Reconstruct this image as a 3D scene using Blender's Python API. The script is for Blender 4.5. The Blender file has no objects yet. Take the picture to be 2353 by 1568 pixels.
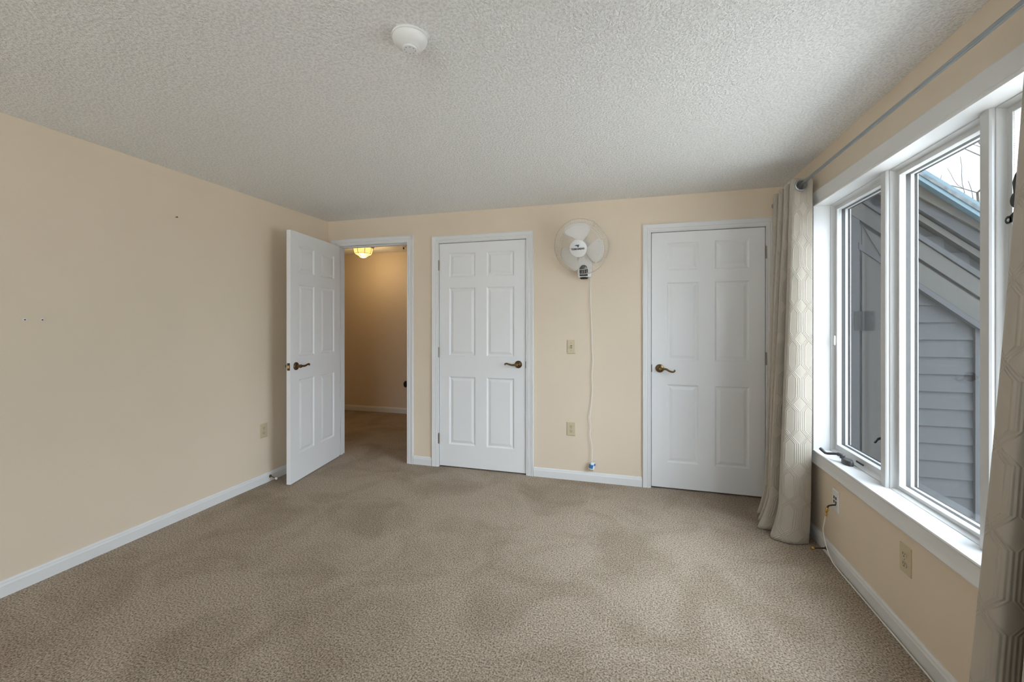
import bpy, bmesh, math, random
from mathutils import Vector, Matrix
C = bpy.context.scene.collection
SC = bpy.context.scene
random.seed(7)
PI = math.pi

# ------------------------------------------------------------------ camera
F_PX, HORIZON, YAW, EYE = 972.8, 743.6, math.radians(15.742), 1.3136
cd = bpy.data.cameras.new('camera'); cam = bpy.data.objects.new('camera', cd); C.objects.link(cam)
cd.sensor_fit = 'HORIZONTAL'; cd.sensor_width = 36.0
cd.lens = 36.0 * F_PX / 2353.0
cd.shift_x = 0.0
cd.shift_y = -(784.0 - HORIZON) / 2353.0
cd.clip_start = 0.02; cd.clip_end = 300
cam.location = (0, 0, EYE); cam.rotation_euler = (PI / 2, 0, YAW)
SC.camera = cam

# ------------------------------------------------------------------ world, light, exposure
SKY_BASE, SUN_POW = 0.30, 15.0
GLOWS = [((0.70, -0.60, 0.50), 5.0, 13.3), ((0.90, -0.10, 0.55), 4.0, 4.2), ((0.5, -0.2, 0.85), 3.0, 9.5), ((0.0, -1.0, 0.2), 3.0, 1.5), ((0.5, 0.84, 0.25), 10.0, 1.0)]
w = bpy.data.worlds.new('sky'); SC.world = w; w.use_nodes = True
nt = w.node_tree; nt.nodes.clear()
def wn(t, **k):
    n = nt.nodes.new(t)
    for a, b in k.items(): setattr(n, a, b)
    return n
# bright hazy sky: a wide glow to the east (side window) and a weaker one to the south (added fill window behind the camera)
tc = wn('ShaderNodeTexCoord'); prev = None
for gdir, gpow, gstr in GLOWS:
    dot = wn('ShaderNodeVectorMath', operation='DOT_PRODUCT'); dot.inputs[1].default_value = Vector(gdir).normalized()
    nt.links.new(tc.outputs['Generated'], dot.inputs[0])
    mx = wn('ShaderNodeMath', operation='MAXIMUM'); mx.inputs[1].default_value = 0.0; nt.links.new(dot.outputs['Value'], mx.inputs[0])
    pw = wn('ShaderNodeMath', operation='POWER'); pw.inputs[1].default_value = gpow; nt.links.new(mx.outputs[0], pw.inputs[0])
    ml = wn('ShaderNodeMath', operation='MULTIPLY_ADD'); ml.inputs[1].default_value = gstr; ml.inputs[2].default_value = SKY_BASE
    nt.links.new(pw.outputs[0], ml.inputs[0])
    if prev: nt.links.new(prev.outputs[0], ml.inputs[2])
    prev = ml
bg = wn('ShaderNodeBackground'); bg.inputs['Color'].default_value = (0.85, 0.95, 1.07, 1)
nt.links.new(ml.outputs[0], bg.inputs['Strength'])
wo = wn('ShaderNodeOutputWorld'); nt.links.new(bg.outputs[0], wo.inputs[0])

sd = bpy.data.lights.new('sun', 'SUN'); sd.energy = SUN_POW; sd.angle = math.radians(3); sd.color = (1.0, 0.95, 0.88)
so = bpy.data.objects.new('sun', sd); C.objects.link(so); so.location = (2, 8, 9)
so.rotation_euler = Vector((0.10, -0.62, -0.80)).to_track_quat('-Z', 'Y').to_euler()

def portal(name, loc, direction, sx, sy):
    d = bpy.data.lights.new(name, 'AREA'); d.shape = 'RECTANGLE'; d.size = sx; d.size_y = sy
    d.cycles.is_portal = True
    o = bpy.data.objects.new(name, d); C.objects.link(o); o.location = loc
    o.rotation_euler = Vector(direction).to_track_quat('-Z', 'Z').to_euler()
portal('window_portal', (1.262, 2.10, 1.285), (-1, 0, 0), 1.86, 1.56)

portal('fill_window_portal', (-0.9, -2.78, 1.25), (0, 1, 0), 3.04, 1.74)  # daylight entry of the invented window behind the camera

SC.view_settings.view_transform = 'Standard'; SC.view_settings.look = 'None'
SC.view_settings.gamma = 1.0; SC.view_settings.use_curve_mapping = False
SC.view_settings.exposure = 0.0
SC.cycles.use_denoising = True
SC.cycles.denoiser = 'OPENIMAGEDENOISE'
SC.cycles.max_bounces = 12; SC.cycles.diffuse_bounces = 8; SC.cycles.transparent_max_bounces = 16
SC.cycles.sample_clamp_indirect = 6.0
SC.cycles.caustics_reflective = False; SC.cycles.caustics_refractive = False

# ------------------------------------------------------------------ materials
def mat(name, col, rough=0.5, metal=0.0, spec=0.5, emit=None, estr=0.0):
    m = bpy.data.materials.new(name); m.use_nodes = True
    b = m.node_tree.nodes['Principled BSDF']
    b.inputs['Base Color'].default_value = (*col, 1); b.inputs['Roughness'].default_value = rough
    b.inputs['Metallic'].default_value = metal; b.inputs['Specular IOR Level'].default_value = spec
    if emit: b.inputs['Emission Color'].default_value = (*emit, 1); b.inputs['Emission Strength'].default_value = estr
    return m
def N(m, t, **k):
    n = m.node_tree.nodes.new(t)
    for a, b in k.items(): setattr(n, a, b)
    return n
def LK(m, a, b): m.node_tree.links.new(a, b)
def BS(m): return m.node_tree.nodes['Principled BSDF']
def add_noise(m, scale, c1, c2, lo=0.35, hi=0.65, bump=0.0, dist=0.002, detail=2.0, rough=0.5, bscale=None):
    t = N(m, 'ShaderNodeTexCoord'); n = N(m, 'ShaderNodeTexNoise'); n.inputs['Scale'].default_value = scale
    n.inputs['Detail'].default_value = detail; n.inputs['Roughness'].default_value = rough
    LK(m, t.outputs['Object'], n.inputs['Vector'])
    r = N(m, 'ShaderNodeValToRGB'); r.color_ramp.elements[0].position = lo; r.color_ramp.elements[1].position = hi
    r.color_ramp.elements[0].color = (*c1, 1); r.color_ramp.elements[1].color = (*c2, 1)
    LK(m, n.outputs['Fac'], r.inputs['Fac']); LK(m, r.outputs['Color'], BS(m).inputs['Base Color'])
    if bump:
        src = n
        if bscale:
            src = N(m, 'ShaderNodeTexNoise'); src.inputs['Scale'].default_value = bscale; src.inputs['Detail'].default_value = detail
            LK(m, t.outputs['Object'], src.inputs['Vector'])
        bp = N(m, 'ShaderNodeBump'); bp.inputs['Strength'].default_value = bump; bp.inputs['Distance'].default_value = dist
        LK(m, src.outputs['Fac'], bp.inputs['Height']); LK(m, bp.outputs['Normal'], BS(m).inputs['Normal'])
    return r
WALLC = (0.72, 0.615, 0.485)
M = {}
M['wall'] = mat('peach_paint', WALLC, 0.6, spec=0.3)
add_noise(M['wall'], 1.3, tuple(c * 0.985 for c in WALLC), tuple(c * 1.015 for c in WALLC), bump=0.08, dist=0.001, bscale=160)
M['hallwall'] = M['wall']
M['white'] = mat('white_trim_paint', (0.73, 0.735, 0.735), 0.35)
M['door'] = mat('white_door_paint', (0.79, 0.795, 0.80), 0.42)
M['vinyl'] = mat('white_window_paint', (0.60, 0.605, 0.60), 0.32)
M['ceil'] = mat('popcorn_ceiling', (0.70, 0.69, 0.67), 0.95, spec=0.1)
def ceil_nodes(m):
    t = N(m, 'ShaderNodeTexCoord')
    n = N(m, 'ShaderNodeTexNoise'); n.inputs['Scale'].default_value = 95; n.inputs['Detail'].default_value = 3; n.inputs['Roughness'].default_value = 0.6
    LK(m, t.outputs['Object'], n.inputs['Vector'])
    r = N(m, 'ShaderNodeValToRGB'); e = r.color_ramp.elements
    e[0].position = 0.30; e[0].color = (0.0, 0.0, 0.0, 1); e[1].position = 0.72; e[1].color = (1, 1, 1, 1)
    LK(m, n.outputs['Fac'], r.inputs['Fac'])
    cr = N(m, 'ShaderNodeValToRGB'); q = cr.color_ramp.elements
    q[0].position = 0.25; q[0].color = (0.76, 0.76, 0.75, 1); q[1].position = 0.6; q[1].color = (0.90, 0.90, 0.89, 1)  # low spots darker: shade between the popcorn grains painted in
    LK(m, r.outputs['Color'], cr.inputs['Fac']); LK(m, cr.outputs['Color'], BS(m).inputs['Base Color'])
    b = N(m, 'ShaderNodeBump'); b.inputs['Strength'].default_value = 0.75; b.inputs['Distance'].default_value = 0.006
    LK(m, r.outputs['Color'], b.inputs['Height']); LK(m, b.outputs['Normal'], BS(m).inputs['Normal'])
ceil_nodes(M['ceil'])
M['carpet'] = mat('beige_carpet', (0.3, 0.24, 0.19), 1.0, spec=0.05)
def carpet_nodes(m):
    t = N(m, 'ShaderNodeTexCoord')
    a = N(m, 'ShaderNodeTexNoise'); a.inputs['Scale'].default_value = 135; a.inputs['Detail'].default_value = 3; a.inputs['Roughness'].default_value = 0.65
    b = N(m, 'ShaderNodeTexNoise'); b.inputs['Scale'].default_value = 2.2; b.inputs['Detail'].default_value = 4; b.inputs['Roughness'].default_value = 0.6
    b.inputs['Distortion'].default_value = 0.6
    LK(m, t.outputs['Object'], a.inputs['Vector']); LK(m, t.outputs['Object'], b.inputs['Vector'])
    r = N(m, 'ShaderNodeValToRGB'); e = r.color_ramp.elements
    e[0].position = 0.34; e[0].color = (0.15, 0.112, 0.076, 1); e[1].position = 0.62; e[1].color = (0.55, 0.462, 0.37, 1)
    LK(m, a.outputs['Fac'], r.inputs['Fac'])
    r2 = N(m, 'ShaderNodeValToRGB'); q = r2.color_ramp.elements
    q[0].position = 0.36; q[0].color = (0.80, 0.78, 0.75, 1); q[1].position = 0.56; q[1].color = (1.0, 1.0, 1.0, 1)
    LK(m, b.outputs['Fac'], r2.inputs['Fac'])
    x = N(m, 'ShaderNodeMix', data_type='RGBA', blend_type='MULTIPLY'); x.inputs['Factor'].default_value = 1.0
    LK(m, r.outputs['Color'], x.inputs[6]); LK(m, r2.outputs['Color'], x.inputs[7]); LK(m, x.outputs[2], BS(m).inputs['Base Color'])
    p = N(m, 'ShaderNodeBump'); p.inputs['Strength'].default_value = 0.7; p.inputs['Distance'].default_value = 0.008
    LK(m, a.outputs['Fac'], p.inputs['Height']); LK(m, p.outputs['Normal'], BS(m).inputs['Normal'])
carpet_nodes(M['carpet'])
M['beige'] = mat('ivory_plastic', (0.58, 0.49, 0.33), 0.4)
M['beige_in'] = mat('ivory_plastic_inset', (0.53, 0.45, 0.31), 0.4)
M['wplastic'] = mat('white_plastic', (0.80, 0.80, 0.79), 0.4)
M['dark'] = mat('black_plastic', (0.012, 0.012, 0.013), 0.4)
M['slot'] = mat('dark_slot', (0.03, 0.026, 0.02), 0.7)
M['brass'] = mat('antique_brass', (0.16, 0.105, 0.05), 0.28, metal=1.0)
M['gold'] = mat('gold_brass', (0.75, 0.52, 0.2), 0.25, metal=1.0)
M['hinge'] = mat('dull_bronze', (0.30, 0.26, 0.2), 0.4, metal=1.0)
M['bronze'] = mat('dark_bronze', (0.10, 0.07, 0.045), 0.35, metal=1.0)
M['pewter'] = mat('dark_pewter', (0.085, 0.085, 0.09), 0.38, metal=0.4)
M['rod'] = mat('grey_steel', (0.32, 0.35, 0.36), 0.38, metal=0.8)
M['blue'] = mat('logo_blue', (0.03, 0.08, 0.2), 0.4)
M['tagblue'] = mat('label_blue', (0.02, 0.16, 0.42), 0.4)
M['black_ink'] = mat('black_ink', (0.02, 0.02, 0.025), 0.5)
M['blade'] = mat('pale_grey_plastic', (0.72, 0.70, 0.67), 0.35)
M['wire'] = mat('white_wire', (0.80, 0.77, 0.72), 0.4)
M['cable'] = mat('white_cable', (0.80, 0.78, 0.72), 0.4)
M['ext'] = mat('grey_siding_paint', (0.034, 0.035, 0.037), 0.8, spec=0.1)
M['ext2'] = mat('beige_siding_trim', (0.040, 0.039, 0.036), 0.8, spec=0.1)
M['extdark'] = mat('dark_shade_and_fittings', (0.010, 0.010, 0.010), 0.7)  # near-black for painted shade strips on the wing, also its wire and hinge screws
M['extwhite'] = mat('outside_white', (0.5, 0.5, 0.49), 0.4)
M['taupe'] = mat('dark_taupe', (0.028, 0.026, 0.024), 0.6, spec=0.2)
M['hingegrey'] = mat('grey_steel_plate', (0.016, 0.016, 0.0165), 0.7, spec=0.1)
M['roofblue'] = mat('sky_tinted_metal', (0.045, 0.080, 0.100), 0.5, spec=0.3)  # blue of the reflected sky put into the base colour
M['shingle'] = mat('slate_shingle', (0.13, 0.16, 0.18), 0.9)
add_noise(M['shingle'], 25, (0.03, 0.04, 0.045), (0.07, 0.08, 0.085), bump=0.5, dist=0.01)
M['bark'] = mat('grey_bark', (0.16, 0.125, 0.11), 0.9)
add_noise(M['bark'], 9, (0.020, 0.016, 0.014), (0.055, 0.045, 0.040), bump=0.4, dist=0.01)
M['ground'] = mat('pale_ground', (0.70, 0.70, 0.69), 0.95)
add_noise(M['ground'], 1.2, (0.62, 0.62, 0.61), (0.78, 0.78, 0.77), detail=5)
M['dome'] = mat('lit_ribbed_glass', (0.9, 0.7, 0.35), 0.3, emit=(1.0, 0.66, 0.20), estr=1.25)
M['bulb'] = mat('bright_bulb_core', (1, 0.9, 0.7), 0.4, emit=(1.0, 0.86, 0.55), estr=8.0)

def glass_mat(name, tint, refl):
    m = bpy.data.materials.new(name); m.use_nodes = True; t = m.node_tree; t.nodes.clear()
    o = t.nodes.new('ShaderNodeOutputMaterial'); mi = t.nodes.new('ShaderNodeMixShader')
    tr = t.nodes.new('ShaderNodeBsdfTransparent'); tr.inputs[0].default_value = (*tint, 1)
    gl = t.nodes.new('ShaderNodeBsdfGlossy'); gl.inputs['Roughness'].default_value = 0.02
    fr = t.nodes.new('ShaderNodeFresnel'); fr.inputs['IOR'].default_value = 1.45
    k = t.nodes.new('ShaderNodeMath'); k.operation = 'MULTIPLY'; k.inputs[1].default_value = refl
    t.links.new(fr.outputs[0], k.inputs[0]); t.links.new(k.outputs[0], mi.inputs[0])
    t.links.new(tr.outputs[0], mi.inputs[1]); t.links.new(gl.outputs[0], mi.inputs[2]); t.links.new(mi.outputs[0], o.inputs[0])
    return m
M['glass'] = glass_mat('window_glass', (0.96, 0.975, 0.975), 0.14)
def screen_mat():
    m = bpy.data.materials.new('insect_screen_mesh'); m.use_nodes = True; t = m.node_tree; t.nodes.clear()
    o = t.nodes.new('ShaderNodeOutputMaterial'); mi = t.nodes.new('ShaderNodeMixShader'); mi.inputs[0].default_value = 0.42
    tr = t.nodes.new('ShaderNodeBsdfTransparent'); df = t.nodes.new('ShaderNodeBsdfDiffuse'); df.inputs[0].default_value = (0.10, 0.10, 0.105, 1)
    t.links.new(tr.outputs[0], mi.inputs[1]); t.links.new(df.outputs[0], mi.inputs[2]); t.links.new(mi.outputs[0], o.inputs[0])
    return m
M['screen'] = screen_mat()

def curtain_mat():
    m = mat('cream_trellis_fabric', (0.42, 0.372, 0.305), 0.55, spec=0.35)
    try: BS(m).inputs['Sheen Weight'].default_value = 0.25
    except Exception: pass
    uv = N(m, 'ShaderNodeUVMap')
    def VM(op, a=None, b=None, av=None, bv=None):
        n = N(m, 'ShaderNodeVectorMath', operation=op)
        if a is not None: LK(m, a, n.inputs[0])
        if b is not None: LK(m, b, n.inputs[1])
        if av is not None: n.inputs[0].default_value = av
        if bv is not None: n.inputs[1].default_value = bv
        return n
    def MA(op, a=None, b=None, av=None, bv=None):
        n = N(m, 'ShaderNodeMath', operation=op)
        if a is not None: LK(m, a, n.inputs[0])
        if b is not None: LK(m, b, n.inputs[1])
        if av is not None: n.inputs[0].default_value = av
        if bv is not None: n.inputs[1].default_value = bv
        return n.outputs[0]
    # woven trellis: bundles of three ridges run straight down, then cross over to the next column
    W, PV, BD, SP = 0.098, 0.196, 0.082, 0.0100
    sx = N(m, 'ShaderNodeSeparateXYZ'); LK(m, uv.outputs[0], sx.inputs[0])
    x = MA('FLOORED_MODULO', sx.outputs[0], bv=W); v = MA('FLOORED_MODULO', sx.outputs[1], bv=PV)
    t = MA('DIVIDE', v, bv=BD); t.node.use_clamp = True
    sh = MA('MULTIPLY', t, bv=W - 3 * SP)
    def ridge(q):
        c = MA('COSINE', MA('MULTIPLY', q, bv=2 * PI / SP)); c = MA('MULTIPLY_ADD', c, bv=-0.5); c.node.inputs[2].default_value = 0.5
        return MA('MULTIPLY', c, MA('MULTIPLY', MA('GREATER_THAN', q, bv=0.0), MA('LESS_THAN', q, bv=3 * SP)))
    ga = ridge(MA('SUBTRACT', x, sh)); gb = ridge(MA('SUBTRACT', MA('SUBTRACT', None, x, av=W), sh))
    hgt = MA('MAXIMUM', ga, gb)
    bp = N(m, 'ShaderNodeBump'); bp.inputs['Strength'].default_value = 0.55; bp.inputs['Distance'].default_value = 0.0035
    LK(m, hgt, bp.inputs['Height']); LK(m, bp.outputs['Normal'], BS(m).inputs['Normal'])
    return m
M['curtain'] = curtain_mat()

# ------------------------------------------------------------------ mesh helpers
OFF = {}
def obj(name, bm, m, parent=None, smooth=False, bevel=0.0, origin=None):
    off = OFF.get(parent.as_pointer() if parent else 0, Vector((0, 0, 0)))
    me = bpy.data.meshes.new(name)
    o = bpy.data.objects.new(name, me); C.objects.link(o)
    if parent is None and origin is not None: off = Vector(origin); o.location = off
    bmesh.ops.translate(bm, verts=bm.verts, vec=-off)
    bmesh.ops.recalc_face_normals(bm, faces=bm.faces)
    bm.to_mesh(me); bm.free()
    if m is not None: me.materials.append(m)
    if parent: o.parent = parent
    OFF[o.as_pointer()] = off
    if smooth:
        for p in me.polygons: p.use_smooth = True
        try: me.set_sharp_from_angle(angle=math.radians(38))
        except Exception: pass
    if bevel:
        b = o.modifiers.new('bevel', 'BEVEL'); b.width = bevel; b.segments = 2; b.limit_method = 'ANGLE'
    return o
def tag(o, label, cat, group=None, kind=None):
    o['label'] = label; o['category'] = cat
    if group: o['group'] = group
    if kind: o['kind'] = kind
    return o
def thing(name, loc, label, cat, group=None, kind=None):
    o = bpy.data.objects.new(name, None); C.objects.link(o); o.location = loc; o.empty_display_size = 0.05
    OFF[o.as_pointer()] = Vector(loc)
    return tag(o, label, cat, group, kind)
def nb(): return bmesh.new()
def box(bm, x0, x1, y0, y1, z0, z1, mtx=None):
    vs = [bm.verts.new(Vector((x, y, z)) if mtx is None else mtx @ Vector((x, y, z))) for x in (x0, x1) for y in (y0, y1) for z in (z0, z1)]
    for f in ((0, 1, 3, 2), (4, 6, 7, 5), (0, 4, 5, 1), (2, 3, 7, 6), (0, 2, 6, 4), (1, 5, 7, 3)): bm.faces.new([vs[i] for i in f])
    return bm
def prism(bm, pts, axis, a, b, mtx=None):
    """polygon pts (2-D in the two other axes, in axis order) extruded along axis from a to b"""
    def P(p, t):
        v = {'x': (t, p[0], p[1]), 'y': (p[0], t, p[1]), 'z': (p[0], p[1], t)}[axis]
        v = Vector(v); return v if mtx is None else mtx @ v
    A = [bm.verts.new(P(p, a)) for p in pts]; B = [bm.verts.new(P(p, b)) for p in pts]
    n = len(pts)
    bm.faces.new(A); bm.faces.new(B[::-1])
    for i in range(n): bm.faces.new([A[i], B[i], B[(i + 1) % n], A[(i + 1) % n]])
    return bm
def lathe(bm, prof, mtx, seg=32, caps=True):
    """prof: (radius, height) list, spun around local Z then moved by mtx"""
    rings = []
    for r, z in prof:
        if r < 1e-6: rings.append([bm.verts.new(mtx @ Vector((0, 0, z)))])
        else: rings.append([bm.verts.new(mtx @ Vector((r * math.cos(2 * PI * i / seg), r * math.sin(2 * PI * i / seg), z))) for i in range(seg)])
    for a, b in zip(rings, rings[1:]):
        for i in range(seg):
            j = (i + 1) % seg
            if len(a) == 1 and len(b) == 1: continue
            if len(a) == 1: bm.faces.new([a[0], b[i], b[j]])
            elif len(b) == 1: bm.faces.new([a[i], b[0], a[j]])
            else: bm.faces.new([a[i], b[i], b[j], a[j]])
    if caps:
        for r in (rings[0], rings[-1]):
            if len(r) > 2: bm.faces.new(r)
    return bm
def tube(bm, pts, rad, seg=8, closed=False, caps=True):
    pts = [Vector(p) for p in pts]; n = len(pts)
    rads = rad if isinstance(rad, (list, tuple)) else [rad] * n
    rings = []; up = None
    for i, p in enumerate(pts):
        a = pts[i - 1] if (i > 0 or closed) else p; b = pts[(i + 1) % n] if (i < n - 1 or closed) else p
        t = (b - a).normalized()
        if up is None:
            up = t.orthogonal().normalized()
        else:
            up = (up - t * up.dot(t))
            up = up.normalized() if up.length > 1e-6 else t.orthogonal().normalized()
        s = t.cross(up)
        rings.append([bm.verts.new(p + (up * math.cos(2 * PI * k / seg) + s * math.sin(2 * PI * k / seg)) * rads[i]) for k in range(seg)])
    m = n if closed else n - 1
    for i in range(m):
        a, b = rings[i], rings[(i + 1) % n]
        for k in range(seg): bm.faces.new([a[k], a[(k + 1) % seg], b[(k + 1) % seg], b[k]])
    if caps and not closed: bm.faces.new(rings[0]); bm.faces.new(rings[-1][::-1])
    return bm
def smooth_path(pts, k=6):
    pts = [Vector(p) for p in pts]; out = []
    for i in range(len(pts) - 1):
        p0, p1, p2, p3 = pts[max(i - 1, 0)], pts[i], pts[i + 1], pts[min(i + 2, len(pts) - 1)]
        for j in range(k):
            t = j / k
            out.append(0.5 * ((2 * p1) + (p2 - p0) * t + (2 * p0 - 5 * p1 + 4 * p2 - p3) * t * t + (3 * p1 - p0 - 3 * p2 + p3) * t ** 3))
    out.append(pts[-1]); return out
def frame_sweep(bm, rect, prof, to3, closed=True):
    """rect (u0,u1,v0,v1) inner opening; prof list of (outset, height). Sweeps with mitred corners. closed False = U shape open at the bottom"""
    u0, u1, v0, v1 = rect; loops = []
    for o, hgt in prof:
        if closed: c = [(u0 - o, v0 - o), (u0 - o, v1 + o), (u1 + o, v1 + o), (u1 + o, v0 - o)]
        else: c = [(u0 - o, v0), (u0 - o, v1 + o), (u1 + o, v1 + o), (u1 + o, v0)]
        loops.append([bm.verts.new(to3(u, v, hgt)) for u, v in c])
    for a, b in zip(loops, loops[1:]):
        for i in range(4 if closed else 3):
            j = (i + 1) % 4; bm.faces.new([a[i], a[j], b[j], b[i]])
    if not closed:
        bm.faces.new([l[0] for l in loops]); bm.faces.new([l[3] for l in loops])
    return bm

# ------------------------------------------------------------------ the room
XL, XR, YB, YR, ZC = -2.909, 1.083, 3.5625, -2.60, 2.327
YB2 = YB + 0.11                       # hall side of the back wall
D1 = (-2.805, -2.022, 2.078)          # door openings: left, right, head
D2 = (-1.705, -0.872, 2.052)
D3 = (0.148, 0.972, 2.044)
WY0, WY1, WZ0, WZ1 = 1.215, 2.987, 0.545, 2.028
HY1, HX0, HX1, HZ = 5.52, -4.9, -1.92, 2.36

S = 'structure'
bm = nb(); box(bm, HX0 - 0.1, XR + 0.17, YR - 0.15, HY1 + 0.12, -0.12, 0.0)
tag(obj('floor', bm, M['carpet']), 'beige cut pile carpet covering the room and hall floor', 'floor', kind=S)
bm = nb(); box(bm, XL - 0.12, XR + 0.17, YR - 0.15, YB2, ZC, ZC + 0.2)
tag(obj('ceiling', bm, M['ceil']), 'white popcorn textured ceiling over the room', 'ceiling', kind=S)
bm = nb(); box(bm, HX0 - 0.1, HX1 + 0.1, YB2, HY1 + 0.12, HZ, HZ + 0.2)
tag(obj('ceiling_hall', bm, M['ceil']), 'textured ceiling of the dim hall beyond the open door', 'ceiling', kind=S)
bm = nb(); box(bm, XL - 0.12, XL, YR - 0.15, YB, 0, ZC)
tag(obj('wall_left', bm, M['wall']), 'long plain peach wall on the left', 'wall', kind=S)
bm = nb()
box(bm, XL - 0.12, D1[0], YB, YB2, 0, ZC)
for a, b in ((D1, D2), (D2, D3)): box(bm, a[1], b[0], YB, YB2, 0, ZC)
box(bm, D3[1], XR, YB, YB2, 0, ZC)
for d in (D1, D2, D3): box(bm, d[0], d[1], YB, YB2, d[2], ZC)
for d in (D2, D3): box(bm, d[0], d[1], YB + 0.06, YB2, 0, d[2])
box(bm, XL - 0.12, XR + 0.17, YB, YB2, ZC, ZC + 0.2)
tag(obj('wall_back', bm, M['wall']), 'peach back wall with three doorways', 'wall', kind=S)
XO = 1.25
bm = nb()
box(bm, XR, XO, YR - 0.15, WY0 - 0.01, 0, ZC); box(bm, XR, XO, WY1 + 0.01, YB2, 0, ZC)
box(bm, XR, XO, WY0 - 0.01, WY1 + 0.01, 0, WZ0 - 0.02); box(bm, XR, XO, WY0 - 0.01, WY1 + 0.01, WZ1 + 0.01, ZC)
tag(obj('wall_right', bm, M['wall']), 'peach right wall around the triple window', 'wall', kind=S)
RX0, RX1, RZ0, RZ1 = -2.40, 0.60, 0.40, 2.10
bm = nb()
box(bm, XL, RX0, YR - 0.15, YR, 0, ZC); box(bm, RX1, XR, YR - 0.15, YR, 0, ZC)
box(bm, RX0, RX1, YR - 0.15, YR, 0, RZ0); box(bm, RX0, RX1, YR - 0.15, YR, RZ1, ZC)
tag(obj('wall_rear', bm, M['wall']), 'peach wall behind the camera with an added fill window', 'wall', kind=S)
bm = nb()
box(bm, HX0 - 0.1, HX1 + 0.1, HY1, HY1 + 0.12, 0, HZ)
box(bm, HX0 - 0.1, HX0, YB2, HY1, 0, HZ); box(bm, HX1, HX1 + 0.1, YB2, HY1, 0, HZ)
box(bm, HX0 - 0.1, XL - 0.12, YB2 - 0.08, YB2, 0, HZ)
tag(obj('wall_hall', bm, M['hallwall']), 'shaded tan walls of the hall beyond the open door', 'wall', kind=S)

# baseboards
BH = 0.078
def base_run(name, a, b, nrm, label):
    """a,b: (x,y) ends on the wall line; nrm: into the room"""
    a = Vector((*a, 0)); b = Vector((*b, 0)); n = Vector((*nrm, 0))
    pr = [(0, 0), (0.013, 0), (0.013, BH * 0.70), (0.0105, BH * 0.80), (0.0095, BH * 0.90), (0.005, BH), (0, BH)]
    bm = nb()
    A = [bm.verts.new(a + n * t + Vector((0, 0, z))) for t, z in pr]; B = [bm.verts.new(b + n * t + Vector((0, 0, z))) for t, z in pr]
    k = len(pr); bm.faces.new(A); bm.faces.new(B[::-1])
    for i in range(k): bm.faces.new([A[i], B[i], B[(i + 1) % k], A[(i + 1) % k]])
    return tag(obj(name, bm, M['white']), label, 'baseboard', kind=S)
CW = 0.064
base_run('baseboard_left', (XL, YR), (XL, YB), (1, 0), 'white baseboard along the left wall')
base_run('baseboard_back', (D1[1] + CW, YB), (D2[0] - CW, YB), (0, -1), 'short white baseboard between the open doorway and the middle closet door')
base_run('baseboard_back', (D2[1] + CW, YB), (D3[0] - CW, YB), (0, -1), 'white baseboard on the back wall under the fan')
base_run('baseboard_right', (XR, YR), (XR, YB), (-1, 0), 'white baseboard under the triple window')
base_run('baseboard_hall', (HX0, HY1), (HX1, HY1), (0, -1), 'white baseboard of the hall far wall')

# door casings + jambs
CP = [(-0.0, 0.0), (0.0, 0.009), (0.004, 0.0115), (0.013, 0.010), (0.017, 0.0125), (0.026, 0.0135), (0.030, 0.0115), (0.036, 0.0135), (0.055, 0.0155), (0.060, 0.0185), (0.064, 0.0165), (0.064, 0.0)]
def casing(n, d, label, jamb_depth):
    bm = nb(); frame_sweep(bm, (d[0] + 0.004 - 0.0, d[1] - 0.004, 0.0, d[2] - 0.003), CP, lambda u, v, hh: Vector((u, YB - hh, v)), closed=False)
    o = tag(obj('trim_%d' % n, bm, M['white']), label, 'door trim', kind=S)
    j = nb()
    box(j, d[0], d[0] + 0.004, YB - 0.001, YB + jamb_depth, 0, d[2]); box(j, d[1] - 0.004, d[1], YB - 0.001, YB + jamb_depth, 0, d[2])
    box(j, d[0], d[1], YB - 0.001, YB + jamb_depth, d[2] - 0.004, d[2])
    if jamb_depth > 0.08:
        box(j, d[0] + 0.004, d[0] + 0.014, YB + 0.042, YB + 0.075, 0, d[2] - 0.004); box(j, d[1] - 0.014, d[1] - 0.004, YB + 0.042, YB + 0.075, 0, d[2] - 0.004)
        box(j, d[0] + 0.014, d[1] - 0.014, YB + 0.042, YB + 0.075, d[2] - 0.014, d[2] - 0.004)
    obj('jamb', j, M['white'], o)
    return o
t1 = casing(1, D1, 'white casing around the open hall doorway', 0.112)
bm = nb(); box(bm, D1[1] - 0.0065, D1[1] - 0.004, YB + 0.004, YB + 0.030, 0.90, 0.965); obj('strike_plate', bm, M['bronze'], t1)
casing(2, D2, 'white casing around the middle closet door', 0.055)
casing(3, D3, 'white casing around the closet door beside the curtain', 0.055)

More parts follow.
